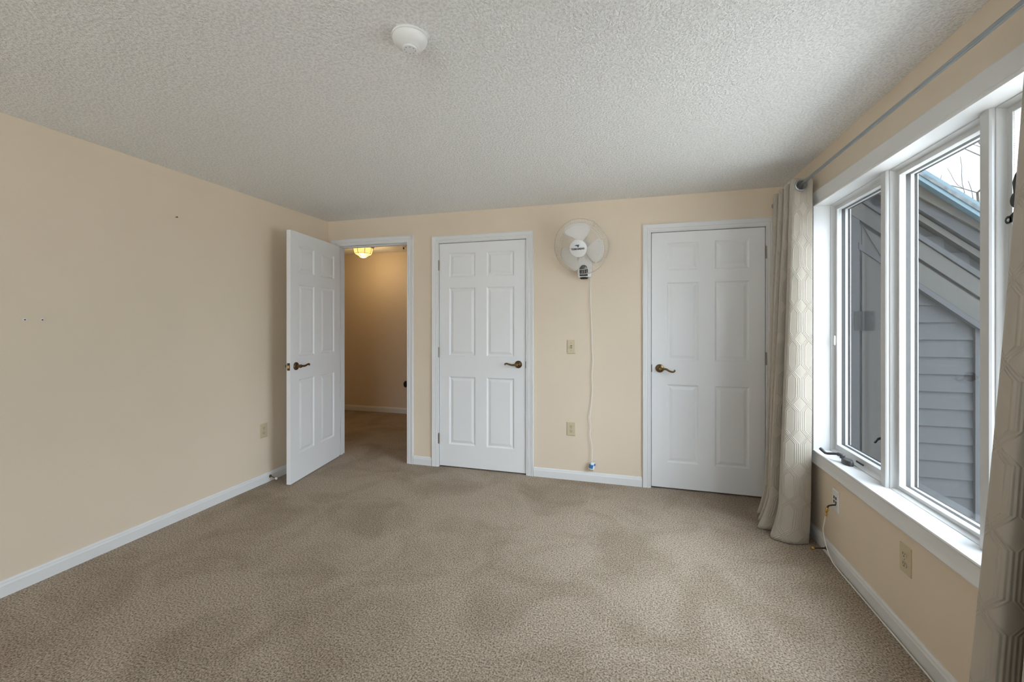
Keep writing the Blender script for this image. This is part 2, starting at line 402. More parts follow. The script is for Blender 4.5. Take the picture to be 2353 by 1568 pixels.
# ------------------------------------------------------------------ six-panel doors
def door_slab(wd, ht, th, cols, rows):
    """local: x 0..wd, y 0 (front) .. th, z 0..ht. Panels moulded on both faces"""
    bm = nb()
    xs = sorted({0, wd, *[v for c in cols for v in c]}); zs = sorted({0, ht, *[v for r in rows for v in r]})
    rings = [(0.0, 0.0), (0.004, 0.0035), (0.011, 0.0085), (0.017, 0.0088), (0.036, 0.0035), (0.038, 0.0028)]
    for side in (0, 1):
        def P(x, z, d): return bm.verts.new((x, d if side == 0 else th - d, z))
        for i in range(len(xs) - 1):
            for k in range(len(zs) - 1):
                x0, x1, z0, z1 = xs[i], xs[i + 1], zs[k], zs[k + 1]
                if (x0, x1) in cols and (z0, z1) in rows:
                    prev = None
                    for ins, dp in rings:
                        q = [P(x0 + ins, z0 + ins, dp), P(x1 - ins, z0 + ins, dp), P(x1 - ins, z1 - ins, dp), P(x0 + ins, z1 - ins, dp)]
                        if prev:
                            for a in range(4): bm.faces.new([prev[a], prev[(a + 1) % 4], q[(a + 1) % 4], q[a]])
                        prev = q
                    bm.faces.new(prev)
                else:
                    bm.faces.new([P(x0, z0, 0), P(x1, z0, 0), P(x1, z1, 0), P(x0, z1, 0)])
    for a, b in (((0, 0), (wd, 0)), ((wd, 0), (wd, ht)), ((wd, ht), (0, ht)), ((0, ht), (0, 0))):
        bm.faces.new([bm.verts.new((a[0], 0, a[1])), bm.verts.new((b[0], 0, b[1])), bm.verts.new((b[0], th, b[1])), bm.verts.new((a[0], th, a[1]))])
    bmesh.ops.remove_doubles(bm, verts=bm.verts, dist=1e-5)
    return bm
ROWS = [(0.200, 0.818), (1.010, 1.626), (1.722, 1.940)]
def lever(parent, mtx, sgn, name='handle'):
    """mtx maps local (x along lever, y out of door is -y, z up) ; sgn +1 lever points +x"""
    R = mtx @ Matrix.Rotation(PI / 2, 4, 'X')      # lathe axis z -> local -y
    b = nb(); lathe(b, [(0.0, 0.0), (0.033, 0.0), (0.033, 0.004), (0.031, 0.008), (0.024, 0.0105), (0.020, 0.012), (0.013, 0.013), (0.012, 0.034), (0.0145, 0.037), (0.0145, 0.048), (0.010, 0.053), (0.0, 0.0535)], R, 28)
    h = obj(name, b, M['brass'], parent, smooth=True)
    pts = smooth_path([(0.0, -0.043, 0.0), (sgn * 0.02, -0.046, -0.001), (sgn * 0.045, -0.050, -0.002), (sgn * 0.07, -0.052, 0.004 if sgn < 0 else -0.016), (sgn * 0.092, -0.052, 0.010 if sgn < 0 else -0.021), (sgn * 0.105, -0.052, 0.008 if sgn < 0 else -0.016), (sgn * 0.107, -0.052, 0.001 if sgn < 0 else -0.008), (sgn * 0.101, -0.052, -0.001 if sgn < 0 else -0.006)], 6)
    n = len(pts); b = nb(); tube(b, [mtx @ p for p in pts], [0.0095 - 0.0045 * (i / (n - 1)) for i in range(n)], 10)
    obj('lever', b, M['brass'], h, smooth=True)
    return h
def hinge_at(parent, x, y, z, hh=0.09):
    b = nb(); tube(b, [(x, y, z), (x, y, z + hh)], 0.0065, 10)
    for q in (z - 0.004, z + hh): tube(b, [(x, y, q), (x, y, q + 0.004)], 0.0045, 8)
    return obj('hinge', b, M['hinge'], parent, smooth=True)
def closed_door(n, d, cols, label, knob_x, hinge_x, sgn):
    loc = (d[0] + 0.008, YB + 0.003, 0)
    t = thing('door_%d' % n, loc, label, 'door', kind=S)
    wd = d[1] - d[0] - 0.016; ht = d[2] - 0.0085 - 0.012
    sl = door_slab(wd, ht, 0.035, cols, ROWS)
    bmesh.ops.translate(sl, verts=sl.verts, vec=(loc[0], loc[1], 0.012)); obj('panel', sl, M['door'], t)
    lever(t, Matrix.Translation((knob_x, loc[1], 0.956)), sgn)
    for z in (0.215, 1.005, 1.80): hinge_at(t, hinge_x, YB - 0.006, z)
    b = nb(); lx = d[1] - 0.011 if sgn < 0 else d[0] + 0.0045
    box(b, lx, lx + 0.0065, YB - 0.0005, YB + 0.012, 0.925, 0.985); obj('latch', b, M['bronze'], t)
    return t
c2 = [(-1.600 - (D2[0] + 0.008), -1.347 - (D2[0] + 0.008)), (-1.239 - (D2[0] + 0.008), -0.986 - (D2[0] + 0.008))]
c3 = [(0.273 - (D3[0] + 0.008), 0.503 - (D3[0] + 0.008)), (0.620 - (D3[0] + 0.008), 0.858 - (D3[0] + 0.008))]
closed_door(2, D2, c2, 'closed white six panel door between the open doorway and the fan', -0.947, D2[0] + 0.003, -1)
closed_door(3, D3, c3, 'closed white six panel door beside the far curtain', 0.218, D3[1] - 0.002, +1)

# the open door
hx, hy = -2.772, 3.556; dv = Vector((0.1545, -0.988, 0)).normalized(); nv = Vector((dv.y, -dv.x, 0)) * -1   # nv: out of the visible face
nv = Vector((0.988, 0.1545, 0)).normalized()
# local x -> dv ; local y (front 0 -> back) -> -nv ; z up
MD = Matrix(((dv.x, -nv.x, 0, hx), (dv.y, -nv.y, 0, hy), (0, 0, 1, 0.006), (0, 0, 0, 1)))
t = thing('door_1', (hx, hy, 0), 'white six panel door standing open against the left wall', 'door', kind=S)
cols1 = [(0.093, 0.318), (0.421, 0.644)]
sl = door_slab(0.752, 2.068, 0.035, cols1, [(0.221, 0.839), (1.032, 1.632), (1.735, 1.956)]); bmesh.ops.transform(sl, matrix=MD, verts=sl.verts)
obj('panel', sl, M['door'], t)
lever(t, MD @ Matrix.Translation((0.752 - 0.068, 0, 0.955)), -1)
lever(t, MD @ Matrix.Translation((0.752 - 0.068, 0.035, 0.955)) @ Matrix.Rotation(PI, 4, 'Z'), +1, 'handle')
b = nb(); box(b, 0.7515, 0.7535, 0.006, 0.029, 0.925, 0.985, MD); lp = obj('latch_plate', b, M['bronze'], t)
b = nb(); prism(b, [(0.7535, 0.010), (0.765, 0.014), (0.765, 0.020), (0.7535, 0.025)], 'z', 0.944, 0.966, MD); obj('latch_bolt', b, M['gold'], lp)
for z in (0.215, 1.005, 1.80):
    hp = MD @ Vector((-0.006, 0.038, 0)); hinge_at(t, hp.x, hp.y, z)

# ------------------------------------------------------------------ right window
XF = 1.1575                                                 # room face of the window frames
MUL = [(2.376, 2.422), (1.780, 1.8265)]
WCP = [(0.0, 0.0), (0.0, 0.012), (0.004, 0.0145), (0.012, 0.014), (0.016, 0.011), (0.022, 0.013), (0.050, 0.0165), (0.058, 0.018), (0.066, 0.020), (0.074, 0.022), (0.080, 0.019), (0.081, 0.0)]
bm = nb(); frame_sweep(bm, (WY0, WY1, WZ0, WZ1), WCP, lambda u, v, hh: Vector((XR - hh, u, v)))
trim = tag(obj('trim_4', bm, M['white']), 'white moulded casing framing the triple window', 'window trim', kind=S)
b = nb()                                                    # deep white lining of the opening
box(b, XR, XO - 0.03, WY0 - 0.008, WY0, WZ0 - 0.008, WZ1 + 0.008); box(b, XR, XO - 0.03, WY1, WY1 + 0.008, WZ0 - 0.008, WZ1 + 0.008)
box(b, XR, XO - 0.03, WY0, WY1, WZ1, WZ1 + 0.008)
obj('lining', b, M['white'], trim)
b = nb(); prism(b, [(1.066, WZ0 - 0.011), (1.0635, WZ0 - 0.005), (1.066, WZ0 + 0.0006), (XO - 0.03, WZ0 + 0.0006), (XO - 0.03, WZ0 - 0.018), (XR - 0.004, WZ0 - 0.018), (XR - 0.004, WZ0 - 0.011)], 'y', WY0, WY1)
# prism on 'y' takes (x,z)
obj('sill_board', b, M['white'], trim)
def mullion(n, y0, y1, label):
    c = 0.006
    b = nb(); prism(b, [(XF + 0.09, y0), (1.143 + c, y0), (1.1435, y0 + c * 0.6), (1.143, y0 + c), (1.143, y1 - c), (1.143 + c, y1), (XF + 0.09, y1)], 'z', WZ0, WZ1)
    return tag(obj('trim_%d' % n, b, M['vinyl']), label, 'window trim', kind=S)
mullion(5, *MUL[0], 'white post between the crank window and the middle pane')
mullion(6, *MUL[1], 'white post between the middle pane and the nearest window')
def window_unit(n, y0, y1, bot, label):
    t = thing('window_%d' % n, (XF, (y0 + y1) / 2, WZ0), label, 'window', kind=S)
    top, sid = 0.037, 0.038
    def sweep(prof, m, name, par):
        """prof: (fraction of full inset, x)"""
        bm = nb(); loops = []
        for k, x in prof:
            c = [(y0 + sid * k, WZ0 + bot * k), (y0 + sid * k, WZ1 - top * k), (y1 - sid * k, WZ1 - top * k), (y1 - sid * k, WZ0 + bot * k)]
            loops.append([bm.verts.new((x, u, v)) for u, v in c])
        loops.append(loops[0])
        for a, b in zip(loops, loops[1:]):
            for i in range(4):
                j = (i + 1) % 4; bm.faces.new([a[i], a[j], b[j], b[i]])
        return obj(name, bm, m, par)
    sweep([(0.0, XF), (0.10, XF), (0.14, XF + 0.002), (0.36, XF + 0.0205), (0.40, XF + 0.0225), (0.88, XF + 0.0225), (0.88, XO), (0.0, XO)], M['vinyl'], 'frame', t)
    s = sweep([(0.885, XF + 0.0222), (0.90, XF + 0.0205), (0.94, XF + 0.0198), (0.97, XF + 0.022), (1.0, XF + 0.0415), (1.0, XF + 0.0435), (0.885, XF + 0.0435)], M['vinyl'], 'sash', t)
    sweep([(0.97, XF + 0.0447), (1.0, XF + 0.0447), (1.01, XF + 0.062), (0.97, XF + 0.062)], M['taupe'], 'outer_dark_band', s)  # dark, white and dark bands just outside the glass
    sweep([(0.97, XF + 0.062), (1.01, XF + 0.062), (1.02, XF + 0.075), (0.97, XF + 0.075)], M['extwhite'], 'outer_white_band', s)
    sweep([(0.90, XF + 0.075), (1.02, XF + 0.075), (1.04, XF + 0.0865), (0.90, XF + 0.0865)], M['taupe'], 'outer_edge', s)
    bm = nb(); box(bm, XF + 0.0425, XF + 0.0445, y0 + sid * 0.99, y1 - sid * 0.99, WZ0 + bot * 0.99, WZ1 - top * 0.99)
    obj('glass', bm, M['glass'], s)
    return t, s
w1, s1 = window_unit(1, MUL[0][1], WY1, 0.050, 'far casement window with a crank and grey insect screen')
w2, s2 = window_unit(2, MUL[1][1], MUL[0][0], 0.028, 'middle fixed pane looking out at grey siding and a bare tree')
w3, s3 = window_unit(3, WY0, MUL[1][0], 0.050, 'nearest window half hidden by the near curtain')
bm = nb(); vs = [bm.verts.new((XF + 0.030, u, v)) for u, v in ((MUL[0][1] + 0.0365, WZ0 + 0.0485), (WY1 - 0.0365, WZ0 + 0.0485), (WY1 - 0.0365, WZ1 - 0.0355), (MUL[0][1] + 0.0365, WZ1 - 0.0355))]
bm.faces.new(vs); obj('screen', bm, M['screen'], s1)
# crank of the far casement
cy_ = 2.72
b = nb(); lathe(b, [(0.0, 0.0), (0.034, 0.0), (0.034, 0.018), (0.030, 0.026), (0.0, 0.030)], Matrix.Translation((1.135, cy_, WZ0 + 0.0005)) @ Matrix.Diagonal((0.66, 1.35, 1, 1)), 28)
ck = obj('crank', b, M['pewter'], w1, smooth=True)
b = nb(); lathe(b, [(0.0, 0.0), (0.012, 0.0), (0.0125, 0.018), (0.009, 0.022), (0.0, 0.023)], Matrix.Translation((1.122, cy_ + 0.026, WZ0 + 0.024)), 16)
pts = smooth_path([(1.122, cy_ + 0.026, WZ0 + 0.036), (1.108, cy_ + 0.045, WZ0 + 0.040), (1.094, cy_ + 0.068, WZ0 + 0.034), (1.078, cy_ + 0.094, WZ0 + 0.026), (1.070, cy_ + 0.105, WZ0 + 0.026)], 5)
tube(b, pts, [0.010] * 6 + [0.007] * (len(pts) - 6), 10)
obj('crank_arm', b, M['pewter'], ck, smooth=True)
b = nb(); tube(b, [(1.071, cy_ + 0.103, WZ0 + 0.024), (1.060, cy_ + 0.122, WZ0 + 0.038), (1.055, cy_ + 0.130, WZ0 + 0.044)], [0.0065, 0.009, 0.0085], 12); obj('crank_knob', b, M['pewter'], ck, smooth=True)
b = nb(); box(b, XF + 0.0015, XF + 0.0065, cy_ - 0.105, cy_ - 0.035, WZ0 + 0.026, WZ0 + 0.034); obj('slot', b, M['slot'], w1)
# lock lever on the post side and a small catch on the far jamb
b = nb(); pts = smooth_path([(XF + 0.006, 2.450, 0.760), (XF - 0.004, 2.458, 0.752), (XF - 0.007, 2.470, 0.738), (XF - 0.008, 2.480, 0.730)], 4); tube(b, pts, [0.007] * 5 + [0.005] * (len(pts) - 5), 8); obj('lock_lever', b, M['dark'], w1, smooth=True)
b = nb(); box(b, XF + 0.002, XF + 0.010, 2.940, 2.950, 1.185, 1.24); obj('catch', b, M['wplastic'], w1, bevel=0.002)

# unseen window added behind the camera to let in more fill daylight
t = thing('window_4', ((RX0 + RX1) / 2, YR - 0.07, RZ0), 'wide white framed window added behind the camera for fill light', 'window', kind=S)
bm = nb()
for x in (RX0, RX0 + 0.97, RX0 + 1.97, RX1 - 0.06): box(bm, x, x + 0.06, YR - 0.11, YR - 0.03, RZ0, RZ1)
for z in (RZ0, RZ1 - 0.06): box(bm, RX0, RX1, YR - 0.11, YR - 0.03, z, z + 0.06)
obj('frame', bm, M['vinyl'], t)
bm = nb(); box(bm, RX0 + 0.02, RX1 - 0.02, YR - 0.073, YR - 0.069, RZ0 + 0.02, RZ1 - 0.02); obj('glass', bm, M['glass'], t)

b = nb(); bx_, by_ = XF + 0.014, 1.727; prof = []
for k in range(128):
    z = 1.985 - k * 0.0062
    prof += [(0.0006, z + 0.0022), (0.0020, z + 0.0012), (0.0020, z - 0.0012), (0.0006, z - 0.0022)]
lathe(b, prof, Matrix.Translation((bx_, by_, 0)), 6); obj('bead_chain', b, M['wplastic'], w3)
# ------------------------------------------------------------------ curtain rod and curtains
RODX, RODZ = 0.986, 2.153
t = thing('curtain_rod', (RODX, 2.0, RODZ), 'thin grey metal curtain rod above the triple window', 'curtain rod')
b = nb(); tube(b, [(RODX, 0.62, RODZ), (RODX, 3.40, RODZ)], 0.0082, 14); obj('rod', b, M['rod'], t, smooth=True)
for y in (0.60, 3.42):
    b = nb(); lathe(b, [(0, -0.03), (0.012, -0.028), (0.02, 0.0), (0.012, 0.028), (0, 0.03)], Matrix.Translation((RODX, y, RODZ)) @ Matrix.Rotation(PI / 2, 4, 'X'), 16); obj('finial', b, M['rod'], t, smooth=True)
for y in (0.70, 3.36):
    b = nb(); tube(b, [(RODX, y, RODZ - 0.0), (RODX, y, RODZ - 0.016), (XR - 0.004, y, RODZ - 0.016)], 0.005, 8); box(b, XR - 0.005, XR, y - 0.012, y + 0.012, RODZ - 0.05, RODZ + 0.02); obj('bracket', b, M['rod'], t)

def curtain(name, label, flats_top, flats_bot, ztop, lflare, hole_y):
    """flats: list of polylines (x,y) control points top / bottom with equal counts"""
    per = 7; P = lambda c: smooth_path([(x, y, 0) for x, y in c], per)
    top, bot = P(flats_top), P(flats_bot); n = len(top); rows = 110
    bm = nb(); uvl = bm.loops.layers.uv.new('UVMap'); grid = []
    # cloth length along the top for uv
    s = [0.0]
    for i in range(1, n): s.append(s[-1] + 0.5 * ((top[i] - top[i - 1]).length + (bot[i] - bot[i - 1]).length))
    for r in range(rows + 1):
        z = ztop * (1 - r / rows); f = lflare(1 - z / ztop); row = []
        for i in range(n):
            p = top[i].lerp(bot[i], f)
            wob = 0.0035 * math.sin(9 * s[i] * 3 + 2.1 * z) * (1 - abs(2 * r / rows - 1) ** 6)
            row.append(bm.verts.new((p.x + wob, p.y + wob * 0.6, z + 0.004)))
        grid.append(row)
    for r in range(rows):
        for i in range(n - 1):
            f = bm.faces.new([grid[r][i], grid[r][i + 1], grid[r + 1][i + 1], grid[r + 1][i]])
            for l, (a, c) in zip(f.loops, ((r, i), (r, i + 1), (r + 1, i + 1), (r + 1, i))): l[uvl].uv = (s[c] - 0.066, ztop * (1 - a / rows))
    dead = []
    for f in bm.faces:
        c = f.calc_center_median()
        rr = 0.0275
        if (Vector((c.x, c.z)) - Vector((RODX, RODZ - (0.006 if rr > 0.02 else 0.0)))).length < rr: dead.append(f)
    bmesh.ops.delete(bm, geom=dead, context='FACES')
    t = thing(name, (RODX, hole_y[0], 0.0), label, 'curtain', 'cream grommet curtains on the window rod')
    o = obj('cloth', bm, M['curtain'], t, smooth=False)
    for p in o.data.polygons: p.use_smooth = True
    sol = o.modifiers.new('thickness', 'SOLIDIFY'); sol.thickness = 0.0025; sol.offset = 0.0
    for y in hole_y:
        b = nb(); lathe(b, [(0.0255, -0.004), (0.029, -0.0065), (0.034, -0.0045), (0.0355, 0.0), (0.034, 0.0045), (0.029, 0.0065), (0.0255, 0.004), (0.0255, -0.004)], Matrix.Translation((RODX, y, RODZ - 0.006)) @ Matrix.Rotation(PI / 2, 4, 'X'), 32, caps=False)
        obj('grommet', b, M['rod'], t, smooth=True)
    return t
# far curtain: eight flats stacked along the rod
def stack(y0, dy, xl, xr, nflat, cap=0.012, start_right=True):
    pts = []
    for k in range(nflat):
        y = y0 + dy * k; r2l = (k % 2 == 0) == start_right
        a, b_ = (xr, xl) if r2l else (xl, xr)
        for q in (0.06, 0.3, 0.5, 0.7, 0.94): pts.append((a + (b_ - a) * q, y + (0.0 if 0.2 < q < 0.8 else (0.006 * (1 if dy > 0 else -1) * (1 if q > 0.5 else -1)))))
    return pts
NF = 8
ftop = stack(2.93, 0.052, 0.936, 1.052, NF)
fbot = []
bl = [(1.028, 0.812, 2.915), (1.028, 0.825, 2.985), (1.026, 0.765, 3.035), (1.02, 0.790, 3.095), (1.02, 0.80, 3.15), (1.02, 0.82, 3.205), (1.02, 0.83, 3.26), (1.02, 0.84, 3.315)]
for k, (xr_, xl_, y_) in enumerate(bl):
    a, b_ = (xr_, xl_) if k % 2 == 0 else (xl_, xr_)
    for q in (0.06, 0.3, 0.5, 0.7, 0.94):
        dy = -0.045 * math.sin(PI * q) if k == 0 else (-0.015 * math.sin(PI * q))
        fbot.append((a + (b_ - a) * q, y_ + dy + (0.0 if 0.2 < q < 0.8 else 0.006 * (1 if q > 0.5 else -1))))
flare = lambda t: 0.62 * t + (0.38 * max(0.0, (t - 0.90) / 0.10) ** 1.6)
curtain('curtain', 'cream trellis patterned curtain gathered in the far corner by the closet door', ftop, fbot, 2.188, flare, [2.93 + 0.052 * k for k in range(NF)])
# near curtain
ntop = stack(1.30, -0.058, 0.902, 1.050, NF, start_right=True)
nbot = []
for k in range(NF):
    xl_ = (0.745, 0.76, 0.752, 0.77, 0.76, 0.78, 0.78, 0.79)[k]; xr_ = 1.035; y_ = 1.31 - 0.064 * k
    a, b_ = (xr_, xl_) if k % 2 == 0 else (xl_, xr_)
    for q in (0.06, 0.3, 0.5, 0.7, 0.94):
        nbot.append((a + (b_ - a) * q, y_ + 0.018 * math.sin(PI * q) * (1 if k % 2 else -1) - (0.0 if 0.2 < q < 0.8 else 0.006 * (1 if q > 0.5 else -1))))
nfl = lambda t: (t ** 1.15) if t < 1 else 1.0
curtain('curtain', 'cream trellis patterned curtain close to the camera at the right edge', ntop, nbot, 2.188, nfl, [1.30 - 0.058 * k for k in range(NF)])

# ------------------------------------------------------------------ wall fan
FB = Vector((-0.369, YB, 1.70))
AX = Vector((-0.20, -0.94, -0.33)).normalized()          # direction the fan blows
CG = Vector((-0.391, 3.405, 1.925))                       # centre of the guard rim
up = Vector((0, 0, 1)); sx_ = up.cross(AX).normalized() * -1; uz = sx_.cross(AX).normalized()
if uz.z < 0: uz = -uz
sx_ = uz.cross(AX).normalized()
if sx_.x < 0: sx_ = -sx_
def FM(): return Matrix(((sx_.x, uz.x, AX.x, CG.x), (sx_.y, uz.y, AX.y, CG.y), (sx_.z, uz.z, AX.z, CG.z), (0, 0, 0, 1)))
fm = FM()                                                 # local x right, y up, z towards the room
fan = thing('wall_fan', (FB.x, FB.y, FB.z), 'white wall mounted fan with wire guard and hanging cord between two closed doors', 'fan')
b = nb(); prism(b, [(-0.052, 1.692), (0.052, 1.692), (0.056, 1.74), (0.056, 1.83), (0.035, 1.86), (-0.035, 1.86), (-0.056, 1.83), (-0.056, 1.74)], 'y', YB - 0.075, YB)
bmesh.ops.translate(b, verts=b.verts, vec=(FB.x, 0, 0)); base = obj('base', b, M['wplastic'], fan, bevel=0.006)
b = nb(); pz = [(-0.032, 1.700), (0.032, 1.700), (0.034, 1.74)] + [(0.034 * math.cos(a), 1.752 + 0.040 * math.sin(a)) for a in [PI * k / 10 for k in range(0, 11)]] + [(-0.034, 1.74)]
prism(b, pz, 'y', YB - 0.0785, YB - 0.074); bmesh.ops.translate(b, verts=b.verts, vec=(FB.x - 0.006, 0, 0)); obj('control_panel', b, M['dark'], base)
b = nb(); lathe(b, [(0, 0), (0.034, 0.0), (0.036, 0.006), (0.028, 0.014), (0, 0.016)], Matrix.Translation((FB.x - 0.006, YB - 0.045, 1.693)) @ Matrix.Rotation(PI, 4, 'X') @ Matrix.Diagonal((1, 0.9, 1, 1)), 24); obj('receiver', b, M['dark'], base, smooth=True)
b = nb(); tube(b, [(FB.x, YB - 0.05, 1.84), (FB.x - 0.002, YB - 0.055, 1.87), CG - AX * 0.10 - uz * 0.03], [0.030, 0.026, 0.028], 14); obj('neck', b, M['wplastic'], fan, smooth=True)
b = nb(); lathe(b, [(0, -0.105), (0.045, -0.103), (0.060, -0.09), (0.064, -0.05), (0.058, -0.030), (0, -0.030)], fm, 28); obj('motor', b, M['blade'], fan, smooth=True)
RG = 0.222
def guard(name, depth_in, zsgn, nw, rin):
    b = nb()
    for ring_r, zz in ((RG, 0.0), (RG * 0.80, None), (rin, None)):
        if zz is None: zz = zsgn * depth_in * (1 - (ring_r / RG) ** 3)
        tube(b, [fm @ Vector((ring_r * math.cos(2 * PI * k / 48), ring_r * math.sin(2 * PI * k / 48), zz)) for k in range(48)], 0.0026 if ring_r == RG else 0.0018, 6, closed=True)
    for k in range(nw):
        a = 2 * PI * k / nw; pts = []
        for j in range(9):
            r = rin + (RG - rin) * j / 8; tw = a + 0.16 * (1 - j / 8) * zsgn
            pts.append(fm @ Vector((r * math.cos(tw), r * math.sin(tw), zsgn * depth_in * (1 - (r / RG) ** 3))))
        tube(b, pts, 0.0009, 4, caps=False)
    return obj(name, b, M['wire'], fan)
guard('front_guard', 0.062, 1, 84, 0.066); guard('rear_guard', 0.055, -1, 70, 0.060)
for k in range(8):
    a = 2 * PI * (k + 0.3) / 8; c = Vector((RG * 1.005 * math.cos(a), RG * 1.005 * math.sin(a), 0)); q = Matrix.Rotation(a, 4, 'Z')
    b = nb(); box(b, -0.003, 0.005, -0.008, 0.008, -0.007, 0.007, fm @ Matrix.Translation(c) @ q); obj('guard_clip', b, M['blade'], fan)
# three blades
for k, ang in enumerate((math.radians(90), math.radians(-24), math.radians(-143))):
    b = nb(); rows_, cols_ = 12, 10; g = []
    for i in range(rows_ + 1):
        r = 0.035 + (0.194 - 0.035) * i / rows_; f = i / rows_
        half = 0.36 + 0.36 * math.sin(min(1, f * 1.25) * PI / 2) - (0.26 * max(0, (f - 0.72) / 0.28) ** 2)
        row = []
        for j in range(cols_ + 1):
            u = j / cols_ * 2 - 1; a = ang + u * half + 0.25 * f - 0.1
            row.append(b.verts.new(fm @ Vector((r * math.cos(a), r * math.sin(a), 0.004 + 0.028 * u * (0.55 + 0.45 * f)))))
        g.append(row)
    for i in range(rows_):
        for j in range(cols_): b.faces.new([g[i][j], g[i][j + 1], g[i + 1][j + 1], g[i + 1][j]])
    o = obj('blade', b, M['blade'], fan, smooth=True); sm = o.modifiers.new('thickness', 'SOLIDIFY'); sm.thickness = 0.002
b = nb(); lathe(b, [(0, 0.028), (0.05, 0.028), (0.066, 0.046), (0.071, 0.060), (0.069, 0.066), (0.060, 0.070), (0.0, 0.073)], fm, 40); hub = obj('hub_badge', b, M['wplastic'], fan, smooth=True)
def text_mesh(txt, size, thick, m4, m, name, parent, stretch=1.0):
    cu = bpy.data.curves.new('lettering', 'FONT'); cu.body = txt; cu.size = size; cu.align_x = 'CENTER'; cu.align_y = 'CENTER'; cu.extrude = thick; cu.resolution_u = 2
    cu.offset = size * 0.02
    to = bpy.data.objects.new('tmp', cu); C.objects.link(to)
    dg = bpy.context.evaluated_depsgraph_get(); me = bpy.data.meshes.new_from_object(to.evaluated_get(dg))
    bpy.data.objects.remove(to); b = nb(); b.from_mesh(me); bpy.data.meshes.remove(me)
    bmesh.ops.transform(b, matrix=m4 @ Matrix.Diagonal((stretch, 1, 1, 1)), verts=b.verts)
    return obj(name, b, m, parent)
text_mesh('TORNADO', 0.0205, 0.0012, fm @ Matrix.Translation((0.0, -0.004, 0.0735)), M['black_ink'], 'lettering', hub, 1.06)
b = nb(); prism(b, [(-0.024, 0.0225), (-0.010, 0.0285), (0.017, 0.0290), (0.006, 0.0085), (0.001, 0.0090), (0.000, 0.0195), (-0.010, 0.0225)], 'z', 0.0722, 0.0748, fm); obj('logo', b, M['blue'], hub)
cord = smooth_path([(FB.x + 0.045, YB - 0.040, 1.755), (FB.x + 0.052, YB - 0.035, 1.735), (FB.x + 0.046, YB - 0.020, 1.69), (-0.324, YB - 0.012, 1.62), (-0.322, YB - 0.014, 1.45), (-0.316, YB - 0.010, 1.28), (-0.311, YB - 0.013, 1.10), (-0.305, YB - 0.012, 1.00), (-0.312, YB - 0.016, 0.89), (-0.309, YB - 0.013, 0.78), (-0.316, YB - 0.015, 0.66), (-0.328, YB - 0.020, 0.56), (-0.331, YB - 0.024, 0.53), (-0.322, YB - 0.018, 0.46), (-0.327, YB - 0.022, 0.39), (-0.312, YB - 0.018, 0.31), (-0.310, YB - 0.022, 0.24), (-0.312, YB - 0.030, 0.172)], 5)
b = nb(); tube(b, cord, 0.0026, 8); obj('power_cord', b, M['cable'], fan, smooth=True)
PL = Vector((-0.311, YB - 0.034, 0.140)); pm = Matrix.Translation(PL) @ Matrix.Rotation(math.radians(12), 4, 'Y') @ Matrix.Rotation(math.radians(25), 4, 'Z')
b = nb(); box(b, -0.019, 0.019, -0.014, 0.014, -0.026, 0.032, pm); plug = obj('plug', b, M['wplastic'], fan, bevel=0.004)
b = nb(); box(b, -0.0195, 0.004, -0.0148, 0.0148, -0.018, 0.014, pm); box(b, 0.008, 0.0195, -0.0148, 0.0148, 0.008, 0.028, pm); obj('blue_tag', b, M['tagblue'], plug)
b = nb()
for x in (-0.012, 0.0): box(b, x - 0.0008, x + 0.0008, -0.003, 0.003, -0.044, -0.026, pm)
tube(b, [pm @ Vector((0.012, 0, -0.026)), pm @ Vector((0.012, 0, -0.046))], 0.0022, 8); obj('prongs', b, M['hinge'], plug)

# ------------------------------------------------------------------ outlets, switch, data plate
def plate(m4, wd, ht, m, name, par, th=0.006):
    b = nb(); c = 0.004
    lo = [(-wd / 2, -ht / 2), (wd / 2, -ht / 2), (wd / 2, ht / 2), (-wd / 2, ht / 2)]
    A = [b.verts.new(m4 @ Vector((x, 0, z))) for x, z in lo]
    B = [b.verts.new(m4 @ Vector((x, -th * 0.5, z))) for x, z in lo]
    D = [b.verts.new(m4 @ Vector((x - math.copysign(c, x), -th, z - math.copysign(c, z)))) for x, z in lo]
    for P_, Q_ in ((A, B), (B, D)):
        for i in range(4): b.faces.new([P_[i], P_[(i + 1) % 4], Q_[(i + 1) % 4], Q_[i]])
    b.faces.new(D); b.faces.new(A[::-1]); return obj(name, b, m, par)
def outlet(loc, rotz, label, group='ivory duplex outlets'):
    t = thing('wall_outlet', loc, label, 'outlet', group); m4 = Matrix.Translation(loc) @ Matrix.Rotation(rotz, 4, 'Z')
    plate(m4, 0.072, 0.116, M['beige'], 'cover_plate', t)
    for dz in (0.0195, -0.0195):
        b = nb(); pts = [(0.0165 * math.cos(a), dz + 0.0145 * max(-0.8, min(0.8, math.sin(a)))) for a in [2 * PI * k / 24 for k in range(24)]]
        prism(b, pts, 'y', -0.0078, -0.005, m4); r_ = obj('receptacle', b, M['beige_in'], t)
        b = nb(); box(b, -0.0078, -0.0056, -0.0083, -0.0075, dz + 0.000, dz + 0.008, m4); box(b, 0.0052, 0.0074, -0.0083, -0.0075, dz + 0.001, dz + 0.0075, m4)
        lathe(b, [(0, 0), (0.0026, 0), (0.0026, 0.0008), (0, 0.0008)], m4 @ Matrix.Translation((0, -0.0075, dz - 0.0065)) @ Matrix.Rotation(PI / 2, 4, 'X'), 10); obj('slots', b, M['slot'], r_)
    b = nb(); lathe(b, [(0, 0), (0.003, 0), (0.002, 0.0012), (0, 0.0014)], m4 @ Matrix.Translation((0, -0.006, 0)) @ Matrix.Rotation(PI / 2, 4, 'X'), 10); obj('screw', b, M['hinge'], t)
    return t
outlet((-0.487, YB, 0.427), 0, 'ivory outlet on the back wall below the light switch')
outlet((XL, 2.792, 0.434), PI / 2, 'ivory outlet on the left wall beside the open door')
